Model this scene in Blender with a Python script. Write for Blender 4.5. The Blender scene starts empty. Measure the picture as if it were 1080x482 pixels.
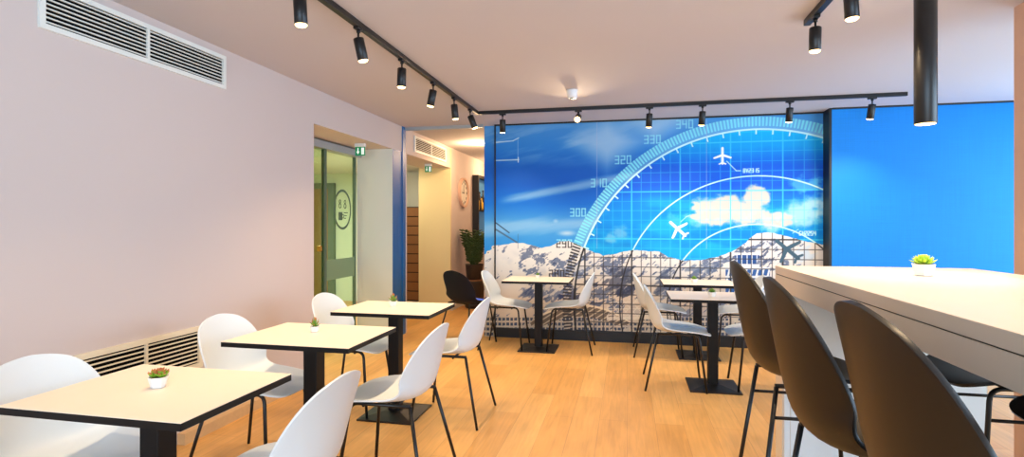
import bpy, bmesh, math, random
import numpy as np
from mathutils import Vector, Matrix
random.seed(7)
S = bpy.context.scene
COL = S.collection
PI = math.pi

# ------------------------------------------------------------------ camera
FPX, YAW, HOR, EYE = 569.1, 0.2101, 236.45, 1.34      # focal length in px of a 1080 px wide frame
cam_d = bpy.data.cameras.new('camera')
cam = bpy.data.objects.new('camera', cam_d); COL.objects.link(cam)
cam_d.sensor_width = 36.0; cam_d.lens = FPX / 1080 * 36
cam_d.shift_y = -(241 - HOR) / 1080
cam_d.clip_start = 0.05
cam.location = (0, 0, EYE); cam.rotation_euler = (PI / 2, 0, YAW)
S.camera = cam

# ------------------------------------------------------------------ light and exposure
S.view_settings.view_transform = 'Standard'
try: S.view_settings.look = 'None'
except Exception: pass
S.view_settings.exposure = 0.15
S.view_settings.gamma = 1.0
S.view_settings.use_curve_mapping = False

W_STRENGTH = 1.0
wd = bpy.data.worlds.new('sky'); S.world = wd; wd.use_nodes = True
bg = wd.node_tree.nodes['Background']
bg.inputs[0].default_value = (0.62, 0.78, 1.0, 1); bg.inputs[1].default_value = W_STRENGTH

DAY = (0.56, 0.78, 1.0)
WARM = (1.0, 0.72, 0.43)
def area(name, loc, rot, sx, sy, power, col):
    d = bpy.data.lights.new(name, 'AREA'); d.shape = 'RECTANGLE'; d.size = sx; d.size_y = sy
    d.energy = power; d.color = col
    o = bpy.data.objects.new(name, d); COL.objects.link(o); o.location = loc; o.rotation_euler = rot
    return o
# daylight entering by the windows of the back wall and of the right wall
area('window_daylight', (0.9, -3.12, 1.35), (PI / 2, 0, 0), 2.9, 1.9, 165, DAY)
area('window_daylight', (-1.5, -3.12, 1.35), (PI / 2, 0, 0), 1.3, 1.9, 45, DAY)
area('window_daylight', (4.42, 1.6, 1.35), (PI / 2, 0, PI / 2), 3.6, 1.9, 170, DAY)
area('window_daylight', (4.42, 4.9, 1.35), (PI / 2, 0, PI / 2), 1.6, 1.9, 70, DAY)
SPOT_W = 44.0

# ------------------------------------------------------------------ materials
def lin(c):
    c = np.asarray(c, float) / 255.0
    return np.where(c <= 0.04045, c / 12.92, ((c + 0.055) / 1.055) ** 2.4)
def L(r, g, b):
    v = lin((r, g, b)); return (float(v[0]), float(v[1]), float(v[2]), 1)
def mat(name, col, rough=0.5, metal=0.0, spec=0.5, noise=0.0, nscale=20.0, bump=0.0, bscale=200.0, coat=0.0):
    m = bpy.data.materials.new(name); m.use_nodes = True
    nt = m.node_tree; b = nt.nodes['Principled BSDF']
    b.inputs['Base Color'].default_value = col
    b.inputs['Roughness'].default_value = rough
    b.inputs['Metallic'].default_value = metal
    b.inputs['Specular IOR Level'].default_value = spec
    b.inputs['Coat Weight'].default_value = coat
    tc = nt.nodes.new('ShaderNodeTexCoord')
    if noise:
        n = nt.nodes.new('ShaderNodeTexNoise'); n.inputs['Scale'].default_value = nscale; n.inputs['Detail'].default_value = 4
        nt.links.new(tc.outputs['Object'], n.inputs['Vector'])
        r = nt.nodes.new('ShaderNodeMapRange'); r.inputs['To Min'].default_value = 1 - noise; r.inputs['To Max'].default_value = 1 + noise
        nt.links.new(n.outputs['Fac'], r.inputs['Value'])
        h = nt.nodes.new('ShaderNodeHueSaturation'); h.inputs['Color'].default_value = col
        nt.links.new(r.outputs['Result'], h.inputs['Value']); nt.links.new(h.outputs['Color'], b.inputs['Base Color'])
    if bump:
        n = nt.nodes.new('ShaderNodeTexNoise'); n.inputs['Scale'].default_value = bscale; n.inputs['Detail'].default_value = 3
        nt.links.new(tc.outputs['Object'], n.inputs['Vector'])
        bp = nt.nodes.new('ShaderNodeBump'); bp.inputs['Strength'].default_value = bump; bp.inputs['Distance'].default_value = 0.002
        nt.links.new(n.outputs['Fac'], bp.inputs['Height']); nt.links.new(bp.outputs['Normal'], b.inputs['Normal'])
    return m
def emit(name, col, strength):
    m = bpy.data.materials.new(name); m.use_nodes = True
    b = m.node_tree.nodes['Principled BSDF']
    b.inputs['Base Color'].default_value = col
    b.inputs['Emission Color'].default_value = col; b.inputs['Emission Strength'].default_value = strength
    return m
def glass_mat(name, tint, refl=0.08):
    m = bpy.data.materials.new(name); m.use_nodes = True; nt = m.node_tree
    nt.nodes.clear()
    out = nt.nodes.new('ShaderNodeOutputMaterial'); mix = nt.nodes.new('ShaderNodeMixShader')
    t = nt.nodes.new('ShaderNodeBsdfTransparent'); t.inputs['Color'].default_value = tint
    g = nt.nodes.new('ShaderNodeBsdfGlossy'); g.inputs['Roughness'].default_value = 0.02
    lw = nt.nodes.new('ShaderNodeLayerWeight'); pw = nt.nodes.new('ShaderNodeMath'); pw.operation = 'POWER'; pw.inputs[1].default_value = 5
    ma = nt.nodes.new('ShaderNodeMath'); ma.operation = 'MULTIPLY_ADD'; ma.inputs[1].default_value = 0.5; ma.inputs[2].default_value = refl * .4
    nt.links.new(lw.outputs['Facing'], pw.inputs[0]); nt.links.new(pw.outputs[0], ma.inputs[0]); nt.links.new(ma.outputs[0], mix.inputs[0]); nt.links.new(t.outputs[0], mix.inputs[1]); nt.links.new(g.outputs[0], mix.inputs[2])
    nt.links.new(mix.outputs[0], out.inputs[0])
    return m
def wood_floor():
    m = bpy.data.materials.new('oak_planks'); m.use_nodes = True; nt = m.node_tree; b = nt.nodes['Principled BSDF']
    tc = nt.nodes.new('ShaderNodeTexCoord')
    mp = nt.nodes.new('ShaderNodeMapping'); mp.inputs['Rotation'].default_value = (0, 0, PI / 2)
    nt.links.new(tc.outputs['Object'], mp.inputs['Vector'])
    br = nt.nodes.new('ShaderNodeTexBrick')
    br.offset = 0.37; br.inputs['Scale'].default_value = 1.0
    br.inputs['Brick Width'].default_value = 1.25; br.inputs['Row Height'].default_value = 0.185
    br.inputs['Mortar Size'].default_value = 0.0012; br.inputs['Mortar Smooth'].default_value = 0.3; br.inputs['Bias'].default_value = 0.0
    br.inputs['Color1'].default_value = L(226, 174, 104); br.inputs['Color2'].default_value = L(214, 158, 88)
    br.inputs['Mortar'].default_value = L(180, 132, 82)
    nt.links.new(mp.outputs['Vector'], br.inputs['Vector'])
    mp2 = nt.nodes.new('ShaderNodeMapping'); mp2.inputs['Scale'].default_value = (14, 0.9, 1)
    nt.links.new(tc.outputs['Object'], mp2.inputs['Vector'])
    n = nt.nodes.new('ShaderNodeTexNoise'); n.inputs['Scale'].default_value = 3.0; n.inputs['Detail'].default_value = 7; n.inputs['Distortion'].default_value = 0.8
    nt.links.new(mp2.outputs['Vector'], n.inputs['Vector'])
    r = nt.nodes.new('ShaderNodeMapRange'); r.inputs['From Min'].default_value = 0.3; r.inputs['From Max'].default_value = 0.7
    r.inputs['To Min'].default_value = 0.9; r.inputs['To Max'].default_value = 1.08
    nt.links.new(n.outputs['Fac'], r.inputs['Value'])
    n2 = nt.nodes.new('ShaderNodeTexNoise'); n2.inputs['Scale'].default_value = 2.2; n2.inputs['Detail'].default_value = 3
    mp3 = nt.nodes.new('ShaderNodeMapping'); mp3.inputs['Scale'].default_value = (2.5, 1, 1)
    nt.links.new(tc.outputs['Object'], mp3.inputs['Vector']); nt.links.new(mp3.outputs['Vector'], n2.inputs['Vector'])
    r2 = nt.nodes.new('ShaderNodeMapRange'); r2.inputs['From Min'].default_value = 0.3; r2.inputs['From Max'].default_value = 0.7
    r2.inputs['To Min'].default_value = 0.9; r2.inputs['To Max'].default_value = 1.08
    nt.links.new(n2.outputs['Fac'], r2.inputs['Value'])
    mu = nt.nodes.new('ShaderNodeMath'); mu.operation = 'MULTIPLY'
    nt.links.new(r.outputs['Result'], mu.inputs[0]); nt.links.new(r2.outputs['Result'], mu.inputs[1])
    h = nt.nodes.new('ShaderNodeHueSaturation')
    nt.links.new(br.outputs['Color'], h.inputs['Color']); nt.links.new(mu.outputs[0], h.inputs['Value'])
    nt.links.new(h.outputs['Color'], b.inputs['Base Color'])
    b.inputs['Roughness'].default_value = 0.42; b.inputs['Specular IOR Level'].default_value = 0.35
    return m
def fabric_blue():
    m = mat('blue_wall_cloth', L(10, 128, 214), 0.6, spec=0.3)
    nt = m.node_tree; b = nt.nodes['Principled BSDF']
    tc = nt.nodes.new('ShaderNodeTexCoord')
    res = []
    for sc in ((120, 1, 2.2), (3.0, 1, 130)):
        mp = nt.nodes.new('ShaderNodeMapping'); mp.inputs['Scale'].default_value = sc
        nt.links.new(tc.outputs['Object'], mp.inputs['Vector'])
        n = nt.nodes.new('ShaderNodeTexNoise'); n.inputs['Scale'].default_value = 1.0; n.inputs['Detail'].default_value = 2
        nt.links.new(mp.outputs['Vector'], n.inputs['Vector']); res.append(n)
    a = nt.nodes.new('ShaderNodeMath'); a.operation = 'ADD'
    nt.links.new(res[0].outputs['Fac'], a.inputs[0]); nt.links.new(res[1].outputs['Fac'], a.inputs[1])
    r = nt.nodes.new('ShaderNodeMapRange'); r.inputs['From Min'].default_value = 0.6; r.inputs['From Max'].default_value = 1.4
    r.inputs['To Min'].default_value = 0.88; r.inputs['To Max'].default_value = 1.1
    nt.links.new(a.outputs[0], r.inputs['Value'])
    h = nt.nodes.new('ShaderNodeHueSaturation'); h.inputs['Color'].default_value = L(10, 128, 214)
    nt.links.new(r.outputs['Result'], h.inputs['Value']); nt.links.new(h.outputs['Color'], b.inputs['Base Color'])
    return m
def attr_mat(name, rough):
    m = bpy.data.materials.new(name); m.use_nodes = True; nt = m.node_tree; b = nt.nodes['Principled BSDF']
    a = nt.nodes.new('ShaderNodeAttribute'); a.attribute_name = 'print'
    nt.links.new(a.outputs['Color'], b.inputs['Base Color'])
    b.inputs['Roughness'].default_value = rough; b.inputs['Specular IOR Level'].default_value = 0.25
    return m

M = dict(
    wall=mat('plaster_wall', L(206, 193, 188), 0.75, spec=0.25, bump=0.12, bscale=350),
    ceiling=mat('painted_ceiling', L(198, 194, 197), 0.85, spec=0.2),
    floor=wood_floor(),
    cream_wall=mat('cream_wall', L(228, 212, 165), 0.7, spec=0.2),
    green_wall=mat('pale_green_wall', L(214, 226, 204), 0.7, spec=0.2),
    jamb=mat('white_paint', L(222, 222, 214), 0.5, spec=0.3),
    bluepost=mat('blue_paint', L(18, 96, 160), 0.45),
    bluecloth=fabric_blue(),
    black=mat('black_paint', L(16, 15, 16), 0.5),
    dark_trim=mat('dark_trim', L(24, 20, 18), 0.55),
    column=mat('beige_column', L(214, 176, 152), 0.7, spec=0.2),
    grey_metal=mat('grey_aluminium', L(168, 176, 180), 0.4, metal=0.3),
    vent=mat('vent_white', L(226, 228, 222), 0.5),
    vent_cream=mat('vent_cream', L(232, 222, 196), 0.5),
    recess_shade=mat('vent_painted_shade', L(10, 10, 11), 0.9, spec=0.1),  # black colour standing in for the shade inside the vents
    oak=mat('oak_trim', L(206, 168, 118), 0.55, noise=0.12, nscale=30),
    slat=mat('slatwall_wood', L(140, 92, 52), 0.55, noise=0.12, nscale=12),
    groove=mat('slatwall_groove', L(40, 24, 14), 0.7),
    laminate=mat('cream_laminate', L(242, 225, 202), 0.42, spec=0.35, noise=0.015, nscale=9),
    counter=mat('counter_cream', L(236, 219, 197), 0.45, spec=0.35, noise=0.02, nscale=6),
    counter_white=mat('counter_white_panel', L(238, 244, 247), 0.5),
    edge=mat('black_edge', L(9, 8, 8), 0.5, spec=0.3),
    steel=mat('black_steel', L(8, 8, 10), 0.38, spec=0.5),
    base=mat('black_cast_base', L(12, 11, 11), 0.45),
    shell=mat('white_polypropylene', L(218, 225, 228), 0.38, spec=0.4),
    navy=mat('navy_polypropylene', L(9, 11, 26), 0.6, spec=0.25),
    bluepad=mat('blue_seat_pad', L(60, 105, 235), 0.7),
    brown=mat('dark_brown_shell', L(28, 20, 14), 0.42, spec=0.45, noise=0.05, nscale=40),
    brown_edge=mat('black_shell_edge', L(14, 11, 10), 0.4),
    pot=mat('white_ceramic', L(238, 236, 232), 0.35),
    soil=mat('dark_soil', L(48, 36, 26), 0.9),
    leaf_red=mat('succulent_green_red', L(128, 166, 40), 0.5, noise=0.25, nscale=40),
    leaf_tip=mat('succulent_red_tip', L(176, 96, 50), 0.5),
    leaf=mat('succulent_green', L(110, 150, 52), 0.5, noise=0.25, nscale=40),
    leaf_bright=mat('succulent_bright', L(168, 206, 60), 0.45, noise=0.2, nscale=40),
    foliage=mat('plant_leaves', L(58, 84, 36), 0.45, noise=0.3, nscale=25),
    darkpot=mat('dark_pot', L(52, 42, 36), 0.5),
    lens=emit('lamp_glow', (1.0, 0.66, 0.28, 1), 7.0),
    spotbody=mat('black_lamp_body', L(11, 11, 13), 0.4, spec=0.5),
    white_plastic=mat('white_plastic', L(232, 234, 236), 0.4),
    sign_green=emit('exit_green', L(20, 130, 84), 0.35),
    sign_white=emit('exit_white', L(235, 245, 240), 0.5),
    glass=glass_mat('green_glass', (0.86, 0.94, 0.84, 1)),
    frost=mat('frosted_band', L(132, 158, 118), 0.5),
    decal=mat('grey_green_decal', L(86, 110, 84), 0.5),
    door_wood=mat('door_wood', L(150, 112, 60), 0.5, noise=0.12, nscale=10),
    door_frame=mat('door_frame_green', L(92, 112, 92), 0.5),
    cabinet_blue=emit('lit_cabinet_back', L(70, 120, 160), 0.35),
    bottle_y=mat('yellow_bottle', L(216, 172, 60), 0.3),
    bottle_d=mat('dark_bottle', L(40, 34, 30), 0.25),
    clock_face=mat('clock_face', L(232, 226, 214), 0.5),
    brass=mat('brass', L(196, 140, 60), 0.35, metal=0.8),
    window_pane=glass_mat('window_glass', (0.97, 0.98, 1, 1)),
)
M['mural'] = attr_mat('printed_mural', 0.5)

# ------------------------------------------------------------------ mesh helpers
def fin(name, bm, mats, parent=None, smooth=False, loc=None):
    me = bpy.data.meshes.new(name)
    bmesh.ops.recalc_face_normals(bm, faces=bm.faces)
    if smooth:
        for f in bm.faces: f.smooth = True
    bm.to_mesh(me); bm.free()
    for m in (mats if isinstance(mats, (list, tuple)) else [mats]): me.materials.append(m)
    o = bpy.data.objects.new(name, me); COL.objects.link(o)
    if parent: o.parent = parent
    if loc: o.location = loc
    return o
def box(bm, x0, x1, y0, y1, z0, z1, bev=0.0, mi=0):
    vs = [bm.verts.new((x, y, z)) for x in (x0, x1) for y in (y0, y1) for z in (z0, z1)]
    idx = [(0, 1, 3, 2), (4, 6, 7, 5), (0, 4, 5, 1), (2, 3, 7, 6), (0, 2, 6, 4), (1, 5, 7, 3)]
    fs = [bm.faces.new([vs[i] for i in q]) for q in idx]
    for f in fs: f.material_index = mi
    if bev:
        es = list({e for f in fs for e in f.edges})
        bmesh.ops.bevel(bm, geom=es, offset=bev, segments=2, affect='EDGES', profile=0.5)
def tube(bm, pts, r, seg=10, mi=0):
    pts = [Vector(p) for p in pts]; rings = []
    up = None
    for i, p in enumerate(pts):
        a = pts[i] - pts[i - 1] if i else pts[1] - pts[0]
        b = pts[i + 1] - pts[i] if i < len(pts) - 1 else a
        t = (a.normalized() + b.normalized()).normalized()
        if up is None:
            up = Vector((0, 0, 1)) if abs(t.z) < 0.9 else Vector((1, 0, 0))
        n = (up - t * up.dot(t)).normalized(); up = n; q = t.cross(n)
        rr = r[i] if isinstance(r, (list, tuple)) else r
        rings.append([bm.verts.new(p + (n * math.cos(k * 2 * PI / seg) + q * math.sin(k * 2 * PI / seg)) * rr) for k in range(seg)])
    for a, b in zip(rings, rings[1:]):
        for k in range(seg):
            f = bm.faces.new((a[k], a[(k + 1) % seg], b[(k + 1) % seg], b[k])); f.material_index = mi; f.smooth = True
    for rg in (rings[0][::-1], rings[-1]):
        f = bm.faces.new(rg); f.material_index = mi
def bend(p, q, r, R=0.035, n=5):
    """points of p-q-r with the corner q rounded"""
    p, q, r = Vector(p), Vector(q), Vector(r)
    a = q + (p - q).normalized() * R; b = q + (r - q).normalized() * R
    out = [p]
    for i in range(n + 1):
        t = i / n
        out.append(a * (1 - t) ** 2 + q * 2 * t * (1 - t) + b * t * t)
    out.append(r); return out
def lathe(bm, prof, seg=24, mi=0, c=(0, 0, 0), smooth=True):
    rings = []
    for r, z in prof:
        rings.append([bm.verts.new((c[0] + r * math.cos(k * 2 * PI / seg), c[1] + r * math.sin(k * 2 * PI / seg), c[2] + z)) for k in range(seg)])
    for a, b in zip(rings, rings[1:]):
        for k in range(seg):
            f = bm.faces.new((a[k], a[(k + 1) % seg], b[(k + 1) % seg], b[k])); f.smooth = smooth; f.material_index = mi
    f = bm.faces.new(rings[0][::-1]); f.material_index = mi
    f = bm.faces.new(rings[-1]); f.material_index = mi
def empty(name, loc=(0, 0, 0), rz=0.0):
    o = bpy.data.objects.new(name, None); COL.objects.link(o); o.empty_display_size = 0.1
    o.location = loc; o.rotation_euler = (0, 0, rz); return o
def tag(o, label, cat, group=None, kind=None):
    o['label'] = label; o['category'] = cat
    if group: o['group'] = group
    if kind: o['kind'] = kind
    return o
def struct(name, bm, mats, parent=None, **k):
    o = fin(name, bm, mats, parent, **k)
    if parent is None: o['kind'] = 'structure'
    return o
def sbox(name, b, m):
    bm = bmesh.new(); box(bm, *b); return struct(name, bm, m)
def copy_tree(o, parent=None):
    c = o.copy(); COL.objects.link(c)
    if parent: c.parent = parent
    for ch in list(o.children): copy_tree(ch, c)
    return c

# ------------------------------------------------------------------ room shell
H = 2.525
XL = -2.67
sbox('floor', (-6.6, 4.7, -3.4, 12.2, -0.1, 0.0), M['floor'])
sbox('ceiling', (-3.2, 4.7, -3.4, 12.2, H, H + 0.12), M['ceiling'])
bm = bmesh.new()
T = 0.45
box(bm, XL - T, XL, -3.4, 4.239, 0, H)
box(bm, XL - T, XL, 4.239, 6.118, 2.218, H)
box(bm, XL - T, XL, 6.118, 6.27, 0, H)
box(bm, XL - T, XL, 6.27, 7.955, 2.21, H)
box(bm, XL - T, XL, 8.0, 12.2, 0, H)
struct('wall_left', bm, M['wall'])
sbox('trim_1', (XL - T, XL - 0.001, 5.853, 6.118, 0, 2.218), M['jamb'])            # white door reveal
sbox('trim_2', (XL - 0.05, XL + 0.002, 5.856, 6.118, 0, 2.217), M['bluepost'])     # blue painted strip beside the door
sbox('trim_3', (XL - 0.02, XL + 0.012, 6.118, 6.205, 0, H), M['bluepost'])          # blue post to the ceiling
sbox('trim_4', (XL - 0.52, XL, 7.955, 8.0, 0, H), M['cream_wall'])                  # yellow cream reveal in the corridor
sbox('trim_5', (XL + 0.012, -1.675, 6.19, 6.23, 2.487, H), M['grey_metal'])         # grey rail under the ceiling
# front wall that carries the mural, and the nearer blue wall
sbox('wall_front', (-1.66, 4.7, 6.262, 6.5, 0, H), M['wall'])
sbox('wall_blue', (2.045, 4.7, 6.07, 6.262, 0, H), M['bluecloth'])
sbox('trim_6', (2.022, 2.045, 6.07, 6.262, 0, H), M['black'])                       # black reveal between mural and blue wall
sbox('trim_7', (-1.535, 2.022, 6.235, 6.262, 2.508, H), M['dark_trim'])             # black strip over the mural
sbox('baseboard_front', (-1.52, 2.022, 6.225, 6.262, 0, 0.113), M['black'])
sbox('trim_8', (-1.545, -1.53, 6.235, 6.262, 0, H), M['dark_trim'])
sbox('trim_9', (2.045, 4.55, 6.05, 6.07, H - 0.015, H), M['dark_trim'])
sbox('trim_10', (2.07, 2.52, 2.95, 3.46, 0, H), M['column'])                        # square column
sbox('wall_corridor', (-1.66, -1.5, 6.5, 12.2, 0, H), M['wall'])
sbox('wall_corridor_end', (-3.2, -1.5, 12.0, 12.2, 0, H), M['wall'])
sbox('baseboard_left', (XL, XL + 0.055, 2.78, 4.239, 0, 0.068), M['oak'])
sbox('baseboard_corridor', (XL, XL + 0.02, 8.0, 12.0, 0, 0.08), M['jamb'])
# rooms seen through the two wall openings
bm = bmesh.new()
box(bm, -6.5, -4.3, 8.62, 8.72, 0, 2.3)
box(bm, -6.6, -6.5, 3.3, 8.72, 0, 2.3)
box(bm, -6.5, XL - T, 3.3, 3.4, 0, 2.3)
vs = [(-3.12, 5.95), (-3.05, 6.0), (-4.46, 8.72), (-4.56, 8.66)]
lo = [bm.verts.new((x, y, 0)) for x, y in vs]; hi = [bm.verts.new((x, y, 2.3)) for x, y in vs]
for i in range(4): bm.faces.new((lo[i], lo[(i + 1) % 4], hi[(i + 1) % 4], hi[i]))
bm.faces.new(lo[::-1]); bm.faces.new(hi)
struct('wall_lobby', bm, M['green_wall'])
sbox('ceiling_lobby', (-6.6, XL - T, 3.3, 8.9, 2.225, 2.4), M['jamb'])
sbox('wall_store', (-4.3, XL - T, 8.5, 8.6, 0, 2.22), M['jamb'])
area('lobby_lamp', (-4.6, 6.0, 2.2), (0, 0, 0), 1.0, 1.6, 90, (0.98, 1.0, 0.94))
area('store_lamp', (-3.5, 7.4, 2.2), (0, 0, 0), 0.5, 0.5, 9, (1.0, 0.85, 0.6))

def wall_with_openings(name, axis, c0, c1, span, openings, m):
    """wall slab with window openings (a0,a1,z0,z1) along its length"""
    bm = bmesh.new()
    def bx(a0, a1, z0, z1):
        if axis == 'x': box(bm, a0, a1, c0, c1, z0, z1)
        else: box(bm, c0, c1, a0, a1, z0, z1)
    a = span[0]
    for (o0, o1, z0, z1) in openings:
        bx(a, o0, 0, H); bx(o0, o1, 0, z0); bx(o0, o1, z1, H); a = o1
    bx(a, span[1], 0, H)
    return struct(name, bm, m)
wall_with_openings('wall_back', 'x', -3.4, -3.2, (-2.67, 4.7), [(-2.2, -0.8, 0.35, 2.35), (-0.6, 2.4, 0.35, 2.35)], M['wall'])
wall_with_openings('wall_right', 'y', 4.5, 4.7, (-3.4, 6.07), [(-0.3, 3.5, 0.35, 2.35), (4.0, 5.8, 0.35, 2.35)], M['wall'])
def window(n, axis, c, a0, a1, z0=0.35, z1=2.35):
    w = empty('window_%d' % n); w['kind'] = 'structure'
    fr = bmesh.new(); pn = bmesh.new()
    def bx(b, a, b_, z, z_, t):
        if axis == 'x': box(b, a, b_, c - t, c + t, z, z_)
        else: box(b, c - t, c + t, a, b_, z, z_)
    mid = (a0 + a1) / 2
    for a, b_ in ((a0, a0 + .06), (a1 - .06, a1), (mid - .03, mid + .03)): bx(fr, a, b_, z0, z1, .03)
    bx(fr, a0, a1, z0, z0 + .06, .03); bx(fr, a0, a1, z1 - .06, z1, .03)
    bx(pn, a0 + .05, a1 - .05, z0 + .05, z1 - .05, .004)
    fin('window_frame', fr, M['white_plastic'], w); fin('pane', pn, M['window_pane'], w)
window(1, 'x', -3.3, -2.2, -0.8); window(2, 'x', -3.3, -0.6, 2.4)
window(3, 'y', 4.6, -0.3, 3.5); window(4, 'y', 4.6, 4.0, 5.8)

# ------------------------------------------------------------------ sliding glass door with its round sticker
d1 = empty('door_1'); d1['kind'] = 'structure'
GX = -3.10
bm = bmesh.new()
box(bm, GX - .012, GX + .006, 4.26, 5.09, 0.0, 2.13); fin('sliding_pane', bm, M['glass'], d1)
bm = bmesh.new()
box(bm, GX - .052, GX - .04, 4.99, 5.845, 0.0, 2.13); pane = fin('fixed_pane', bm, M['glass'], d1)
bm = bmesh.new(); box(bm, GX - .08, GX + .04, 4.245, 5.85, 2.125, 2.2); fin('header_rail', bm, M['grey_metal'], d1)
bm = bmesh.new()
box(bm, GX - .02, GX + .02, 5.09, 5.13, 0.0, 2.13); fin('stile', bm, M['door_frame'], d1)
bm = bmesh.new(); box(bm, GX - .065, GX - .03, 5.825, 5.85, 0, 2.13); fin('stile', bm, M['door_frame'], d1)
bm = bmesh.new(); box(bm, GX - .042, GX - .036, 5.14, 5.82, 0.735, 0.955); fin('frosted_band', bm, M['frost'], pane)
bm = bmesh.new(); box(bm, GX - .02, GX + .03, 5.00, 5.03, 1.06, 1.12, .008); fin('lock', bm, M['brass'], d1)
def add_text(body, size, loc, rot, m, parent, name, ext=0.002):
    cu = bpy.data.curves.new(name, 'FONT'); cu.body = body; cu.size = size; cu.extrude = ext
    cu.align_x = 'CENTER'; cu.align_y = 'CENTER'
    t = bpy.data.objects.new(name, cu); COL.objects.link(t)
    bpy.context.view_layer.update()
    me = bpy.data.meshes.new_from_object(t.evaluated_get(bpy.context.evaluated_depsgraph_get()))
    bpy.data.objects.remove(t)
    me.materials.clear(); me.materials.append(m)
    o = bpy.data.objects.new(name, me); COL.objects.link(o); o.location = loc; o.rotation_euler = rot; o.parent = parent
    return o
def ring(bm, cx, cz, r0, r1, plane, seg=48, sx=1.0, t=0.003):
    """flat ring lying in a plane of constant x, in y-z"""
    vs = []
    for k in range(seg):
        a = 2 * PI * k / seg
        vs.append([bm.verts.new((plane + dx, cx + r * sx * math.cos(a), cz + r * math.sin(a))) for dx in (0, t) for r in (r0, r1)])
    for k in range(seg):
        a, b = vs[k], vs[(k + 1) % seg]
        for i, j in ((0, 1), (1, 3), (3, 2), (2, 0)): bm.faces.new((a[i], a[j], b[j], b[i]))
CY, CZ = 5.55, 1.505
stk = bmesh.new()
ring(stk, CY, CZ, 0.200, 0.226, GX - .038, sx=.84)
for yy in (CY - .055, CY + .055):
    for zz, r in ((CZ + .040, .029), (CZ + .088, .023)): ring(stk, yy, zz, r - .010, r, GX - .038, 24)
# the cup under the two letters
box(stk, GX - .038, GX - .035, CY - .085, CY - .005, CZ - .12, CZ - .03)
ring(stk, CY + .006, CZ - .075, .016, .026, GX - .038, 20)
for k in range(3): box(stk, GX - .038, GX - .035, CY + .03, CY + .115 - k * .02, CZ - .04 - k * .032, CZ - .03 - k * .032)
fin('round_sticker', stk, M['decal'], pane)
# wooden door of the lobby
d2 = empty('door_2'); d2['kind'] = 'structure'
bm = bmesh.new(); box(bm, -5.95, -5.12, 8.58, 8.62, 0, 1.96); fin('leaf', bm, M['door_wood'], d2)
bm = bmesh.new(); box(bm, -5.12, -5.0, 8.56, 8.62, 0, 2.06); box(bm, -6.07, -5.95, 8.56, 8.62, 0, 2.06); box(bm, -5.95, -5.12, 8.56, 8.62, 1.96, 2.06)
fin('door_frame', bm, M['door_frame'], d2)
# slat wall panel in the corridor opening
sl = empty('slatwall_panel', (-3.6, 8.2, 0))
bm = bmesh.new(); box(bm, -.35, .44, -.02, .02, .10, 1.62); fin('backing', bm, M['groove'], sl)
bm = bmesh.new()
z = .12
while z < 1.6:
    box(bm, -.35, .44, -.04, -.02, z, min(z + .135, 1.62)); z += .15
fin('slats', bm, M['slat'], sl)
bm = bmesh.new(); box(bm, -.35, .44, -.16, -.03, .07, .10); fin('ledge', bm, M['counter'], sl)
tag(sl, 'brown wooden slatwall panel with horizontal grooves, inside the corridor opening', 'wall panel')

# ------------------------------------------------------------------ mural (printed wallpaper on the front wall)
YM = 6.25
SC_, CC_ = math.sin(YAW), math.cos(YAW)
def wall_pt(px, py):
    u = (px - 540) / FPX
    a, b = u * CC_ - SC_, u * SC_ + CC_
    d = YM / b
    return d * a, EYE - (py - HOR) * d / FPX
def fit_circle(pts):
    w = np.array([wall_pt(*p) for p in pts])
    A = np.c_[2 * w, np.ones(len(w))]
    s = np.linalg.lstsq(A, (w ** 2).sum(1), rcond=None)[0]
    return s[0], s[1], math.sqrt(s[2] + s[0] ** 2 + s[1] ** 2)
C1 = fit_circle([(615.7, 261.4), (630.7, 232.4), (664, 190), (689.7, 167.3), (705, 161.5), (746.4, 145), (779.7, 138), (796.6, 136.6), (829.8, 137.4), (868, 145)])
C2 = fit_circle([(668, 263), (689.7, 232.4), (680, 244), (705, 217.4), (738, 197.5), (764.7, 190), (801.6, 186), (838, 189.7), (869, 200)])
C3 = fit_circle([(724, 270), (746.4, 251.5), (763, 241.5), (779.7, 238.7), (807, 236.7), (838, 245), (869, 262.6)])
RNG = np.random.default_rng(11)
LAT = RNG.random((256, 256))
def vnoise(x, y):
    xi = np.floor(x).astype(int); yi = np.floor(y).astype(int); fx = x - xi; fy = y - yi
    fx = fx * fx * (3 - 2 * fx); fy = fy * fy * (3 - 2 * fy)
    g = lambda i, j: LAT[(xi + i) % 256, (yi + j) % 256]
    return (g(0, 0) * (1 - fx) + g(1, 0) * fx) * (1 - fy) + (g(0, 1) * (1 - fx) + g(1, 1) * fx) * fy
def fbm(x, y, o=5):
    s = 0; a = .5; t = 0
    for i in range(o):
        s = s + a * vnoise(x * 2 ** i + 17 * i, y * 2 ** i + 5 * i); t += a; a *= .5
    return s / t
def sstep(a, b, x):
    t = np.clip((x - a) / (b - a), 0, 1); return t * t * (3 - 2 * t)
SEG = {'0': 'abcdef', '1': 'bc', '2': 'abged', '3': 'abgcd', '4': 'fgbc', '5': 'afgcd', '6': 'afgedc', '7': 'abc', '8': 'abcdefg', '9': 'abcdfg',
       'B': 'abcdefg', 'C': 'afed', 'H': 'fegbc'}
SEGL = dict(a=((0, 1), (1, 1)), b=((1, 1), (1, .5)), c=((1, .5), (1, 0)), d=((0, 0), (1, 0)), e=((0, 0), (0, .5)), f=((0, .5), (0, 1)), g=((0, .5), (1, .5)))
def glyph_lines(s, x0, z0, w, h, pitch):
    out = []
    for i, ch in enumerate(s):
        ox = x0 + i * pitch
        if ch == 'V': ls = [((0, 1), (.5, 0)), ((.5, 0), (1, 1))]
        else: ls = [SEGL[k] for k in SEG[ch]]
        out += [((ox + a[0] * w, z0 + a[1] * h), (ox + b[0] * w, z0 + b[1] * h)) for a, b in ls]
    return out
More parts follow.
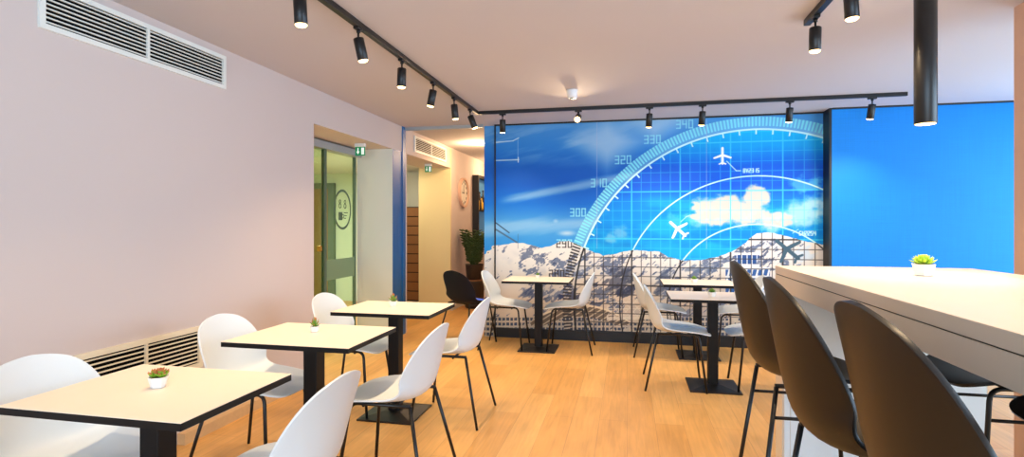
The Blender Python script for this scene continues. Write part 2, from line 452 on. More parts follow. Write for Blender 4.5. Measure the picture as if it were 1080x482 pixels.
def paint(X, Z):
    """printed picture: colour (linear) at wall coordinates X, Z"""
    d = -X * SC_ + YM * CC_
    u = X * CC_ + YM * SC_
    px = 540 + FPX * u / d; py = HOR + FPX * (EYE - Z) / d      # measured layout units
    col = np.zeros(X.shape + (3,))
    def put(m, c):
        nonlocal col
        m = np.clip(m, 0, 1)[..., None]; col = col * (1 - m) + np.asarray(c, float) * m
    def seg(lines, wid, c, al=1.0, cond=None):
        for a, b in lines:
            pad = wid * 2
            sel = (X > min(a[0], b[0]) - pad) & (X < max(a[0], b[0]) + pad) & (Z > min(a[1], b[1]) - pad) & (Z < max(a[1], b[1]) + pad)
            if not sel.any(): continue
            x = X[sel]; zz = Z[sel]; dx, dz = b[0] - a[0], b[1] - a[1]
            t = np.clip(((x - a[0]) * dx + (zz - a[1]) * dz) / (dx * dx + dz * dz + 1e-12), 0, 1)
            dd = np.hypot(x - a[0] - t * dx, zz - a[1] - t * dz)
            m = (1 - sstep(wid * .5 - .002, wid * .5 + .003, dd)) * al
            if cond is not None: m = m * cond[sel]
            cs = np.asarray(c, float)
            cs = cs[sel] if cs.ndim > 1 else cs
            col[sel] = col[sel] * (1 - m[:, None]) + cs * m[:, None]
    def wl(pts): return [(wall_pt(*a), wall_pt(*b)) for a, b in zip(pts, pts[1:])]
    r1 = np.hypot(X - C1[0], Z - C1[1]); inside = r1 < C1[2]
    # --- sky outside the dial
    yk = [125, 140, 155, 175, 195, 215, 235, 248, 262]
    ck = np.array([(70, 150, 220), (60, 140, 218), (40, 128, 214), (12, 96, 198), (4, 92, 200), (14, 108, 212), (70, 150, 220), (60, 148, 222), (40, 140, 220)], float)
    out = np.stack([np.interp(py, yk, ck[:, k]) for k in range(3)], -1)
    ik = np.array([(10, 176, 238), (0, 180, 242), (0, 160, 238), (0, 96, 226), (0, 88, 220), (0, 128, 232), (0, 140, 234), (0, 128, 226), (10, 140, 226)], float)
    inn = np.stack([np.interp(py + 6 * (fbm(px / 30, py / 12) - .5), yk, ik[:, k]) for k in range(3)], -1)
    col = np.where(inside[..., None], inn, out)
    # wispy cloud on the left and the pale area by the dial
    w = fbm(px / 42 + py / 60, (py + px * .22) / 10, 5)
    put(sstep(.46, .78, w) * sstep(120, 135, py) * (~inside) * .55 * np.clip(1 - np.abs(py - 150) / 28, 0, 1), (190, 215, 238))
    put(sstep(35, 5, np.abs(px - 640) * .6 + np.abs(py - 150) * .8) * (~inside) * .85, (160, 200, 234))
    put(sstep(60, 10, np.abs(px - 690) + np.abs(py - 125) * 1.6) * (~inside) * .8, (168, 206, 236))
    ln = np.abs((py - 206) + (px - 560) * .20)
    put(sstep(7, 0, ln + 6 * (w - .5)) * sstep(520, 545, px) * (~inside) * .75, (140, 185, 228))
    put(sstep(12, 0, np.abs(py - 238 - (px - 560) * -.05) + 14 * (w - .5)) * (~inside) * .6, (150, 195, 232))
    put(sstep(4, 0, np.hypot((px - 586), (py - 233) * 1.3)) * .5, (190, 215, 235)); put(sstep(7, 0, np.hypot((px - 598) * .5, (py - 246) * 1.6)) * .7, (210, 225, 238))
    # cyan patches inside
    put(sstep(.45, .75, fbm(px / 50 + 9, py / 14, 4)) * inside * sstep(200, 222, py) * .6, (20, 180, 240))
    # clouds inside
    n = fbm(px / 12, py / 9, 6); n3 = fbm(px / 5 + 31, py / 4 + 7, 4)
    def blob(bs):
        dn = np.full(X.shape, -9.)
        for cx, cy, rx, ry in bs: dn = np.maximum(dn, 1 - np.hypot((px - cx) / rx, (py - cy) / ry))
        return dn
    soft = blob(((845, 226, 40, 17), (812, 232, 34, 13), (865, 214, 22, 14), (740, 230, 20, 9)))
    put(sstep(-.15, .75, soft + (n - .5) * 1.3 + (n3 - .5) * .4) * inside * .85, (176, 220, 242))
    core = blob(((746, 222, 17, 13), (770, 217, 20, 13), (798, 210, 15, 13), (790, 225, 28, 14), (758, 229, 26, 9), (815, 231, 22, 9), (734, 228, 8, 4)))
    put(sstep(-.16, .26, core + (n - .5) * .8 + (n3 - .5) * .4) * inside, (192, 195, 193))
    put(sstep(.1, .7, core) * sstep(.45, .7, n3) * sstep(214, 232, py) * inside * .35, (206, 222, 230))
    put(sstep(-.1, .6, blob(((857, 194, 18, 10),)) + (n - .5) * 2.0) * inside * .55, (110, 214, 246))
    put(sstep(-.1, .6, blob(((655, 246, 11, 9), (645, 252, 8, 6))) + (n - .5) * 1.8) * inside * .55, (150, 200, 232))
    put(sstep(-.1, .8, blob(((712, 233, 10, 11),)) + (n3 - .5) * 1.8) * inside * .5, (90, 190, 238))
    # --- mountains
    sk = np.array([(480, 282), (505, 272), (512, 268), (523, 259), (535, 257.5), (543, 256), (552, 256.5), (562, 259), (570, 261.5), (580, 260), (590, 255), (600, 254), (608, 257), (615, 261), (626, 266), (637, 269.4), (650, 268), (657, 265.4), (667, 263.7), (680, 264.4), (695, 265.4), (705, 271), (722, 275), (737, 274.4), (757, 271), (772, 265), (787, 256), (790, 251.6), (798, 246.6), (809.6, 245), (819.6, 246.6), (833, 250), (848, 254), (868, 258), (900, 262)], float)
    ridge = np.interp(px, sk[:, 0], sk[:, 1]) + 1.2 * (fbm(px / 4, px * 0 + 3, 3) - .5)
    mt = sstep(-.4, .4, py - ridge)
    depth = py - ridge
    snow = np.stack([np.interp(py, [245, 275, 300, 340], v) for v in ([222, 220, 214, 206], [222, 218, 206, 188], [224, 214, 196, 170])], -1)
    put_s = mt[..., None]
    col = col * (1 - put_s) + snow * put_s
    q = fbm((px + py * 1.5) / 11, (py - px * .75) / 16 + .9 * fbm(px / 8, py / 8, 4), 7)
    big = fbm(px / 45 + 3, py / 30 + 8, 3)
    rock = sstep(.625, .67, q + (big - .5) * .45 + np.clip(depth - 6, -12, 26) * .0022)
    put(mt * rock * .85 * sstep(.34, .55, vnoise(px / 1.7, py / 1.5) * .6 + vnoise(px / 3.1 + 9, py / 2.7) * .4 + .12), (88, 102, 134))
    q2 = fbm((px + py * 1.3) / 5, (py - px * .75) / 10, 4)
    put(mt * sstep(.67, .74, q2 + (big - .5) * .25) * sstep(3, 12, depth) * .8, (64, 78, 112))
    put(mt * sstep(.52, .72, fbm(px / 26 + 40, py / 22 + 2, 4)) * sstep(4, 20, depth) * .35, (150, 160, 180))
    for cx, cy, rx, ry, c in ((652, 298, 16, 13, (64, 70, 92)), (662, 290, 9, 9, (70, 78, 100)), (604, 312, 10, 12, (40, 52, 92)), (556, 310, 9, 6, (58, 74, 112)), (664, 308, 14, 8, (44, 54, 84)), (704, 300, 16, 16, (66, 80, 110)), (735, 284, 18, 6, (92, 110, 140)), (846, 268, 14, 8, (196, 216, 234))):
        put(mt * sstep(0, .5, 1 - np.hypot((px - cx) / rx, (py - cy) / ry) + (q2 - .5) * 2.6) * .75, c)
    # --- airport at the foot: canopy, terminal windows, lattice and tower
    canopy = 322 + np.clip((px - 612) / 50, -2.2, 1.2) ** 2 * 16
    can = (py > canopy) & (py < canopy + 12) & (px > 560) & (px < 664) & (py < 343)
    put(can * .9, (104, 92, 82)); 
    put(can * (np.abs(((px + py * 1.6) / 9) % 1 - .5) < .14) * .9, (206, 190, 166))
    put((np.abs(py - canopy) < 1.1) * (px > 570) * (px < 668) * (py < 344) * 1., (226, 212, 188))
    low = sstep(333, 335, py - (px - 523) * .006)
    tl = (low > .5) & ~can
    put(tl * .85, (196, 184, 166))
    wn = (np.abs((px / 4.2) % 1 - .5) < .36) & (np.abs(((py - 334) / 5.2) % 1 - .5) < .3)
    put(tl * wn * (vnoise(px / 4.2, py / 5.2) > .3) * .9, (52, 66, 92))
    lt = (px > 640) & (px < 712) & (py > 305) & (py < 336) & (py > 336 - 24 + np.abs(px - 676) * .2)
    lat = (np.abs(((px + (py - 320) * .9) / 8) % 1 - .5) < .07) | (np.abs(((px - (py - 320) * .9) / 8) % 1 - .5) < .07) | (np.abs(((py) / 7) % 1 - .5) < .07)
    put(lt * lat * .8, (222, 216, 204))
    put(((px > 640) & (px < 716) & (np.abs(py - 336 + (px - 640) * .02) < 1.8)) * .9, (222, 214, 200))
    # right side: terminal with slanted glass, then the tower
    tr = (px > 765) & (px < 812) & (py > 282) & (py < 312)
    put(tr * .95, (214, 220, 226)); put(tr * (np.abs(((px + (py - 290) * .25) / 6) % 1 - .5) < .33) * (np.abs(((py - 283) / 9) % 1 - .5) < .36) * .95, (40, 84, 150))
    tw = (px > 774.5 + (py - 269) * .35) & (px < 801 - (py - 269) * .35) & (py > 269) & (py < 278.5)
    put(((px > 772) & (px < 803) & (py > 266.5) & (py < 269.5)) * 1., (238, 238, 236))
    put(tw * 1., (40, 78, 140)); put(tw * (np.abs(((px) / 5.2) % 1 - .5) < .09) * .9, (226, 232, 238))
    put(((px > 775) & (px < 801) & (py > 278.5) & (py < 282.5)) * 1., (224, 226, 228))
    # --- grid inside the dial
    sky_g = inside & (mt < .5); mt_g = inside & (mt >= .5)
    def wx_(p): return wall_pt(p, 240)[0]
    gx0 = wx_(717.4); gx1 = wx_(770.5); st = (gx1 - gx0) / 5
    z0 = wall_pt(740, 201.6)[1]; z1 = wall_pt(740, 252.3)[1]; sz = (z0 - z1) / 5
    kx = (X - gx0) / st; kz = (Z - z0) / sz
    dx = np.abs(kx - np.round(kx)) * st; dz = np.abs(kz - np.round(kz)) * sz
    majx = np.round(kx) % 5 == 0; majz = np.round(kz) % 5 == 0
    lw = lambda dd, maj: np.maximum((1 - sstep(.002, .006, dd)) * .42, (1 - sstep(.004, .010, dd)) * maj * .72)
    g = np.maximum(lw(dx, majx), lw(dz, majz))
    put(g * sky_g, (70, 208, 246))
    gm = np.maximum((1 - sstep(.003, .0075, dx)), (1 - sstep(.003, .0075, dz))) * .72
    gm = np.maximum(gm, np.maximum((1 - sstep(.006, .011, dx)) * majx, (1 - sstep(.006, .011, dz)) * majz) * .95)
    put(gm * mt_g, (52, 52, 58))
    # --- dial: bright arc, degree ticks, inner ticks
    line_c = np.where((mt > .5)[..., None], np.array((40, 40, 46.)), np.array((196, 244, 252.)))
    tick_c = np.where((mt > .5)[..., None], np.array((56, 54, 58.)), np.array((126, 226, 246.)))
    band = (r1 > C1[2]) & (r1 < C1[2] + .135)
    put(band * (mt < .5) * .5, (140, 205, 240))
    def putc(m, c):
        nonlocal col
        m = np.clip(m, 0, 1)[..., None]; col = col * (1 - m) + c * m
    ang = np.degrees(np.arctan2(X - C1[0], Z - C1[1]))
    at = np.abs(ang - np.round(ang)) * PI / 180 * C1[2]
    putc((1 - sstep(.007, .012, at)) * (r1 > C1[2] + .035) * (r1 < C1[2] + .135) * .95, tick_c)
    a5 = np.abs(ang / 5 - np.round(ang / 5)) * 5 * PI / 180 * C1[2]
    putc((1 - sstep(.005, .010, a5)) * (r1 < C1[2]) * (r1 > C1[2] - .055) * (mt < .5), line_c)
    putc(1 - sstep(.007, .013, np.abs(r1 - C1[2])), line_c)
    for C in (C2, C3):
        rr = np.hypot(X - C[0], Z - C[1]); putc((1 - sstep(.004, .010, np.abs(rr - C[2]))) * .95, line_c)
    # --- dial numbers
    for s, cx, cy in (('340', 722, 131), ('330', 688, 147), ('320', 657, 168.5), ('310', 631.5, 193), ('300', 609.5, 224), ('290', 595, 257), ('280', 587, 289)):
        x, z_ = wall_pt(cx, cy); w_ = .038; h_ = .085; p_ = .066
        seg(glyph_lines(s, x - p_ - w_ / 2, z_ - h_ / 2, w_, h_, p_), .0125, np.where((mt > .5)[..., None], np.array((50, 48, 52.)), np.array((140, 222, 244.))), .85)
    # --- aeroplanes with their flight numbers
    def plane(cx, cy, s, rot, c):
        x0, zz0 = wall_pt(cx, cy); ca, sa = math.cos(rot), math.sin(rot)
        P = lambda a, b: (x0 + s * (a * ca - b * sa), zz0 + s * (a * sa + b * ca))
        seg([(P(0, 1), P(0, -.85))], s * .26, c)
        seg([(P(0, .22), P(-.95, -.16)), (P(0, .22), P(.95, -.16)), (P(0, .1), P(-.9, -.18)), (P(0, .1), P(.9, -.18))], s * .17, c)
        seg([(P(0, -.72), P(-.36, -.9)), (P(0, -.72), P(.36, -.9))], s * .15, c)
    plane(762, 165, .092, 0, (248, 252, 255)); plane(715.5, 242, .115, PI * .26, (228, 240, 244)); plane(831.5, 264, .15, PI * .27, (62, 92, 112))
    seg(wl([(766.5, 170), (776.5, 180), (781, 180)]), .008, (190, 236, 250))
    seg(wl([(718, 234), (724, 228.5), (728, 227)]), .008, (190, 236, 250), .7); seg(wl([(836, 246), (842, 242)]), .008, (190, 236, 250), .7)
    for s, cx, cy in (('BV2315', 782, 182), ('CH2254', 841, 248)):
        x, z_ = wall_pt(cx, cy); seg(glyph_lines(s, x + .02, z_, .017, .04, .028), .0075, (190, 238, 250))
    # --- chart lines in the upper left, cables, sheet seams
    seg(wl([(522, 150.3), (541, 148.5), (547, 145.5)]), .013, (190, 220, 240), .85); seg(wl([(522, 169.3), (547, 168.4)]), .013, (190, 220, 240), .85)
    seg(wl([(546.6, 166), (546.6, 171)]), .01, (210, 230, 244)); seg(wl([(546.3, 146), (546.3, 168)]), .007, (170, 205, 236), .6)
    seg(wl([(523, 235), (537, 245.5)]), .013, (40, 60, 96), .9); seg(wl([(523, 242), (545, 255.5)]), .018, (70, 96, 130), .9); seg(wl([(546.3, 247), (546.3, 262)]), .006, (60, 84, 120), .6)
    for sx in (629.6, 745.2): seg(wl([(sx, 126), (sx, 262)]), .007, (178, 186, 226), .55)
    # two small round badges on the side strip
    for cx, cy in ((515, 266.5), (520.5, 261)):
        rr = np.hypot(px - cx, py - cy); put(1 - sstep(1.7, 2.3, rr), (236, 226, 206)); put((1 - sstep(.5, .9, rr)), (80, 90, 110))
    return lin(np.clip(col, 0, 255))
def print_panel(name, x0, x1, z0, z1, y, step):
    nx = int((x1 - x0) / step) + 1; nz = int((z1 - z0) / step) + 1
    X, Z = np.meshgrid(np.linspace(x0, x1, nx), np.linspace(z0, z1, nz))
    c = paint(X, Z)
    n = nx * nz
    back = np.array([(x0, y + .01, z0), (x1, y + .01, z0), (x1, y + .01, z1), (x0, y + .01, z1)])
    co = np.concatenate([np.stack([X.ravel(), np.full(n, y), Z.ravel()], 1), back])
    i = np.arange(nx - 1)[None, :] + nx * np.arange(nz - 1)[:, None]
    q = np.stack([i, i + 1, i + 1 + nx, i + nx], -1).reshape(-1, 4)
    cr = [0, nx - 1, n - 1, n - nx]
    ex = np.array([(n + 3, n + 2, n + 1, n)] + [(cr[k], n + k, n + (k + 1) % 4, cr[(k + 1) % 4]) for k in range(4)])
    q = np.concatenate([q, ex])
    me = bpy.data.meshes.new(name)
    me.vertices.add(len(co)); me.vertices.foreach_set('co', co.ravel().astype(np.float32))
    me.loops.add(q.size); me.loops.foreach_set('vertex_index', q.ravel().astype(np.int32))
    me.polygons.add(len(q)); me.polygons.foreach_set('loop_start', np.arange(0, q.size, 4).astype(np.int32))
    me.update(calc_edges=True); me.validate()
    at = me.attributes.new('print', 'FLOAT_COLOR', 'POINT')
    rgba = np.ones((len(co), 4), np.float32); rgba[:n, :3] = c.reshape(-1, 3)
    at.data.foreach_set('color', rgba.ravel())
    me.materials.append(M['mural'])
    o = bpy.data.objects.new(name, me); COL.objects.link(o)
    return o
tag(print_panel('wall_mural', -1.53, 2.022, .113, 2.508, YM, .0045), 'large printed mural of snowy mountains, blue sky, compass dial and aeroplanes on the front wall', 'mural')
tag(print_panel('printed_side_strip', -1.672, -1.545, .0, H - .012, YM, .006), 'narrow blue printed strip left of the large mural, with two small round badges', 'mural')

# ------------------------------------------------------------------ wall vents
def vent(name, y0, y1, z0, z1, fr, nsl, mull, m, label, x=XL):
    r = empty(name, (x, y0, z0)); w = y1 - y0; h = z1 - z0
    bm = bmesh.new(); box(bm, 0.0005, .002, .01, w - .01, .01, h - .01); fin('backing', bm, M['recess_shade'], r)  # flat black sheet painted as shaded depth; the wall has no recess here
    bm = bmesh.new()
    box(bm, 0, .016, 0, w, 0, fr); box(bm, 0, .016, 0, w, h - fr, h); box(bm, 0, .016, 0, fr, fr, h - fr); box(bm, 0, .016, w - fr, w, fr, h - fr)
    fin('frame', bm, m, r)
    p = (h - 2 * fr) / nsl
    for i in range(nsl):
        z_ = fr + p * (i + .5)
        bm = bmesh.new()
        vs = [(.003, z_ - p * .13), (.003, z_ + p * .13), (.013, z_ + p * .13), (.013, z_ - p * .13)]
        a = [bm.verts.new((x_, fr, q)) for x_, q in vs]; b = [bm.verts.new((x_, w - fr, q)) for x_, q in vs]
        for k in range(4): bm.faces.new((a[k], a[(k + 1) % 4], b[(k + 1) % 4], b[k]))
        bm.faces.new(a[::-1]); bm.faces.new(b)
        fin('slat', bm, m, r)
    for q in mull:
        bm = bmesh.new(); box(bm, .004, .0155, q * w - .008, q * w + .008, fr, h - fr); fin('mullion', bm, m, r)
    return tag(r, label, 'vent')
vent('air_vent', 1.985, 3.17, 2.252, 2.475, .026, 8, (.49,), M['vent'], 'long white air vent high on the left wall below the ceiling')
vent('air_vent', 1.70, 2.965, .43, .692, .030, 8, (.675,), M['vent_cream'], 'long cream air vent low on the left wall behind the white chairs')
vent('air_vent', 6.50, 7.72, 2.268, 2.475, .026, 7, (.5,), M['vent'], 'air vent in the corridor above the wall opening')

# ------------------------------------------------------------------ tables
def make_table(x, y, label, w=.70, dp=.54):
    t = empty('cafe_table', (x, y, 0))
    bm = bmesh.new(); box(bm, -w / 2, w / 2, -dp / 2, dp / 2, .7475, .75); fin('tabletop', bm, M['laminate'], t)
    bm = bmesh.new(); box(bm, -w / 2, w / 2, -dp / 2, dp / 2, .724, .7475); fin('edge_band', bm, M['edge'], t)
    bm = bmesh.new(); box(bm, -.039, .039, -.042, .042, .03, .712, .004); fin('column', bm, M['edge'], t)
    bm = bmesh.new(); box(bm, -.17, .17, -.14, .14, .711, .724); fin('mounting_plate', bm, M['steel'], t)
    bm = bmesh.new()
    b = .197
    lv = [(b, 0), (b, .012), (.06, .034), (.045, .034)]
    rings = [[bm.verts.new((sx * r, sy * r, z)) for sx, sy in ((-1, -1), (1, -1), (1, 1), (-1, 1))] for r, z in lv]
    for p, q in zip(rings, rings[1:]):
        for k in range(4): bm.faces.new((p[k], p[(k + 1) % 4], q[(k + 1) % 4], q[k]))
    bm.faces.new(rings[0][::-1]); bm.faces.new(rings[-1])
    fin('base_plate', bm, M['base'], t)
    t['label'] = label; t['category'] = 'table'; t['group'] = 'cafe tables'
    return t
TB = [(-1.645, 1.63), (-1.645, 2.615), (-1.605, 3.57), (-.93, 5.74), (.69, 4.70), (.70, 5.76)]
TL = ['cream topped black edged table nearest the front left, beside the low wall vent',
      'cream topped black edged table in the middle of the row along the left wall',
      'cream topped black edged table at the far end of the left row',
      'small cream topped table against the left half of the mural between two white chairs',
      'cream topped pedestal table in front of another one near the bar stools',
      'cream topped table close to the mural, behind the one near the bar stools']
for (x, y), l in zip(TB, TL): make_table(x, y, l)

# ------------------------------------------------------------------ chairs
PROF = [  # x, z, half width, seat curl, back wrap  (nose of the seat to the top of the back)
    (.262, .436, .02, 0, 0), (.260, .438, .10, 0, 0), (.250, .443, .155, .004, 0), (.22, .450, .192, .010, 0), (.17, .455, .212, .018, 0),
    (.10, .455, .226, .028, 0), (.02, .453, .234, .036, 0), (-.06, .452, .237, .044, .004), (-.12, .458, .238, .052, .015), (-.165, .475, .238, .058, .035),
    (-.195, .507, .238, .052, .062), (-.213, .55, .237, .034, .082), (-.228, .605, .235, .016, .086), (-.241, .665, .228, .004, .080), (-.252, .72, .213, 0, .070),
    (-.260, .765, .186, 0, .060), (-.265, .798, .145, 0, .052), (-.268, .817, .095, 0, .048), (-.269, .826, .05, 0, .046), (-.270, .829, .015, 0, .044)]
def shell_grid(f, rows=46, cols=19, r0=0.0, r1=1.0, off=0.0, shrink=1.0):
    """loft of the moulded seat-and-back shell"""
    P = np.array(PROF); n = len(P)
    t = np.linspace(r0 * (n - 1), r1 * (n - 1), rows)
    def cr(v):
        i = np.clip(np.floor(t).astype(int), 0, n - 2); u = t - i
        g = lambda k: v[np.clip(i + k, 0, n - 1)]
        p0, p1, p2, p3 = g(-1), g(0), g(1), g(2)
        return .5 * (2 * p1 + (p2 - p0) * u + (2 * p0 - 5 * p1 + 4 * p2 - p3) * u ** 2 + (3 * p1 - p0 - 3 * p2 + p3) * u ** 3)
    x, z, w, cs, cb = (cr(P[:, k]) for k in range(5))
    w = np.maximum(w, .006)
    u = np.linspace(-1, 1, cols); u = np.sign(u) * (1 - (1 - np.abs(u)) ** 1.25)
    Y = w[:, None] * u[None, :] * shrink
    k = (np.abs(Y) / .237) ** 2.1
    Xg = x[:, None] + cb[:, None] * k; Zg = z[:, None] + cs[:, None] * k
    bm = bmesh.new()
    V = [[bm.verts.new(f(Xg[i, j], Y[i, j], Zg[i, j] + off)) for j in range(cols)] for i in range(rows)]
    for i in range(rows - 1):
        for j in range(cols - 1):
            bm.faces.new((V[i][j], V[i][j + 1], V[i + 1][j + 1], V[i + 1][j]))
    return bm
def orient_up(bm):
    bm.faces.ensure_lookup_table(); bm.normal_update()
def shell_obj(name, bm, mats, parent, th, edge_mat=False):
    o = fin(name, bm, mats, parent, smooth=True)
    s = o.modifiers.new('thickness', 'SOLIDIFY'); s.thickness = th; s.offset = 0
    if edge_mat: s.material_offset_rim = 1
    b = o.modifiers.new('soft', 'BEVEL'); b.width = th * .3; b.segments = 2; b.limit_method = 'ANGLE'; b.angle_limit = math.radians(50)
    return o
def make_chair(m, name='shell_chair', pad=False):
    t = empty(name)
    I = lambda x, y, z: (x, y, z)
    shell_obj('shell', shell_grid(I), m, t, .009)
    if pad: shell_obj('seat_pad', shell_grid(I, rows=20, r0=.10, r1=.46, off=.012, shrink=.86), M['bluepad'], t, .012)
    rz = .451
    for s in (-1, 1):
        bm = bmesh.new(); tube(bm, [(-.262, .25 * s, 0), (-.16, .17 * s, rz - .003)], [.0085, .0098]); fin('leg', bm, M['steel'], t)
        bm = bmesh.new(); tube(bm, bend((-.165, .168 * s, rz), (.158, .168 * s, rz), (.212, .222 * s, 0), .045), .0095); fin('leg', bm, M['steel'], t)
        bm = bmesh.new(); lathe(bm, [(.002, -.012), (.007, -.009), (.008, 0), (.006, .004)], 12, c=(-.05, .155 * s, rz)); fin('rail_cap', bm, M['white_plastic'], t)
    for q in (-.07, .09):
        bm = bmesh.new(); tube(bm, [(q, -.168, rz - .011), (q, .168, rz - .011)], .007); fin('crossbar', bm, M['steel'], t)
    return t
CH = [  # x, y, facing, label
    (-2.00, 1.65, 0, 'white shell chair against the left wall at the nearest table, cut by the photo edge'),
    (-2.00, 2.64, 0, 'white shell chair against the left wall between the nearest and the middle table'),
    (-1.95, 3.62, 0, 'white shell chair by the left wall near the glass door, behind the middle table'),
    (-1.21, 1.68, PI, 'white shell chair in the foreground with its back turned, at the nearest left table'),
    (-1.19, 2.63, PI, 'white shell chair with its back turned at the middle table of the left row'),
    (-1.215, 3.63, PI, 'white shell chair with its back turned at the far table of the left row'),
    (-1.29, 5.78, 0, 'white shell chair left of the small table at the mural, next to the navy chair'),
    (-.61, 5.79, PI, 'white shell chair right of the small table at the left half of the mural'),
    (.405, 4.71, 0, 'white shell chair left of the front pedestal table near the bar stools'),
    (.33, 5.80, 0, 'white shell chair left of the table close to the mural, partly behind the nearer chair'),
    (1.07, 4.76, PI, 'white shell chair right of the front pedestal table, mostly hidden behind a bar stool'),
    (1.07, 5.79, PI, 'white shell chair right of the table close to the mural, behind a bar stool')]
chair0 = make_chair(M['shell'])
for i, (x, y, a, l) in enumerate(CH):
    c = chair0 if i == 0 else copy_tree(chair0)
    c.location = (x, y, 0); c.rotation_euler = (0, 0, a)
    tag(c, l, 'chair', 'white shell chairs')
nv = make_chair(M['navy'], pad=True)
nv.location = (-1.755, 5.90, 0); nv.rotation_euler = (0, 0, math.radians(60))
tag(nv, 'dark navy shell chair with a bright blue seat, standing at the corridor entrance', 'chair')

# ------------------------------------------------------------------ bar counter and stools
ct = empty('bar_counter', (1.28, 1.9, 0))
X0, X1, Y0_, Y1_ = .807 - 1.28, 1.756 - 1.28, .55 - 1.9, 3.245 - 1.9
bm = bmesh.new(); box(bm, X0, X1, Y0_, Y1_, 1.066, 1.11, .002); fin('countertop', bm, M['counter'], ct)
bm = bmesh.new(); box(bm, X0 + .004, X1 - .004, Y0_ + .004, Y1_ - .004, 1.0625, 1.066); fin('shadow_gap', bm, M['dark_trim'], ct)
bm = bmesh.new()
box(bm, X0, X0 + .03, Y0_, Y1_, .984, 1.0625); box(bm, X1 - .03, X1, Y0_, Y1_, .984, 1.0625)
box(bm, X0 + .03, X1 - .03, Y0_, Y0_ + .03, .984, 1.0625); box(bm, X0 + .03, X1 - .03, Y1_ - .03, Y1_, .984, 1.0625)
fin('apron', bm, M['counter'], ct)
for ya, yb, s in ((Y1_ - .13, Y1_ - .002, -1), (Y0_ + .002, Y0_ + .13, 1)):
    bm = bmesh.new(); box(bm, X0 + .002, X1 - .004, ya, yb, 0, .984); pl = fin('end_panel', bm, M['counter'], ct)
    f = ya if s < 0 else yb
    bm = bmesh.new(); box(bm, X0 + .012, X0 + .04, min(f, f + s * .004), max(f, f + s * .004), .0, .984); box(bm, X0 + .043, X1 - .01, min(f, f + s * .004), max(f, f + s * .004), .0, .984)
    fin('white_facing', bm, M['counter_white'], pl)
tag(ct, 'long cream bar counter with bar stools on both sides at the right', 'counter')

def make_stool():
    t = empty('bar_stool')
    F = lambda x, y, z: (x * 1.06, y * 1.06, .715 + (z - .455) * 1.245)
    bm = shell_grid(F)
    shell_obj('shell', bm, [M['brown'], M['brown_edge']], t, .013, True)
    rz = .697
    for s in (-1, 1):
        bm = bmesh.new(); tube(bm, [(-.25, .235 * s, 0), (-.155, .165 * s, rz - .004)], [.0085, .0095]); fin('leg', bm, M['steel'], t)
        bm = bmesh.new(); tube(bm, bend((-.16, .163 * s, rz), (.165, .163 * s, rz), (.235, .225 * s, 0), .05), .0092); fin('leg', bm, M['steel'], t)
        k = .575 / rz
        bm = bmesh.new(); tube(bm, [(-.25 + .095 * k, (.235 - .07 * k) * s, .575), (.235 - .07 * k, (.225 - .062 * k) * s, .575)], .007); fin('side_rail', bm, M['steel'], t)
    k = .27 / rz
    bm = bmesh.new(); tube(bm, [(.235 - .07 * k, -(.225 - .062 * k), .27), (.235 - .07 * k, (.225 - .062 * k), .27)], .009); fin('footrest', bm, M['steel'], t)
    for q in (-.06, .1):
        bm = bmesh.new(); tube(bm, [(q, -.163, rz), (q, .163, rz)], .008); fin('crossbar', bm, M['steel'], t)
    return t
ST = [(.735, 2.48, 0, 'dark brown bar stool at the far end of the near side of the counter'),
      (.70, 1.73, math.radians(-2), 'dark brown bar stool in the middle of the three tall backs along the counter'),
      (.735, 1.22, math.radians(0), 'dark brown bar stool nearest the camera, its large back covering the counter front'),
      (1.555, 2.62, PI, 'bar stool beyond the counter, only its black seat and one leg showing below the top'),
      (1.56, 2.02, PI, 'bar stool beyond the counter, its seat nose showing at the right photo edge')]
stool0 = make_stool()
for i, (x, y, a, l) in enumerate(ST):
    c = stool0 if i == 0 else copy_tree(stool0)
    c.location = (x, y, 0); c.rotation_euler = (0, 0, a)
    tag(c, l, 'bar stool', 'brown bar stools')

# ------------------------------------------------------------------ succulents
def leaf_mesh(bm, base, d, length, width, up, mi, tip=None):
    """pointed fleshy leaf"""
    d = Vector(d).normalized(); side = d.cross(Vector((0, 0, 1)))
    side = side.normalized() if side.length > 1e-4 else Vector((1, 0, 0))
    nrm = side.cross(d).normalized(); base = Vector(base)
    prof = [(0, .35), (.3, .85), (.55, 1), (.8, .7), (1, .06)]
    rings = []
    for t, w in prof:
        c = base + d * length * t + nrm * up * t * t * length
        rings.append([bm.verts.new(c + side * width * w * math.cos(a) + nrm * width * .45 * w * math.sin(a)) for a in (0, PI / 3, 2 * PI / 3, PI, 4 * PI / 3, 5 * PI / 3)])
    for i, (a, b) in enumerate(zip(rings, rings[1:])):
        for k in range(6):
            f = bm.faces.new((a[k], a[(k + 1) % 6], b[(k + 1) % 6], b[k])); f.smooth = True
            f.material_index = tip if (tip is not None and i >= 3) else mi
    bm.faces.new(rings[0][::-1]); bm.faces.new(rings[-1])
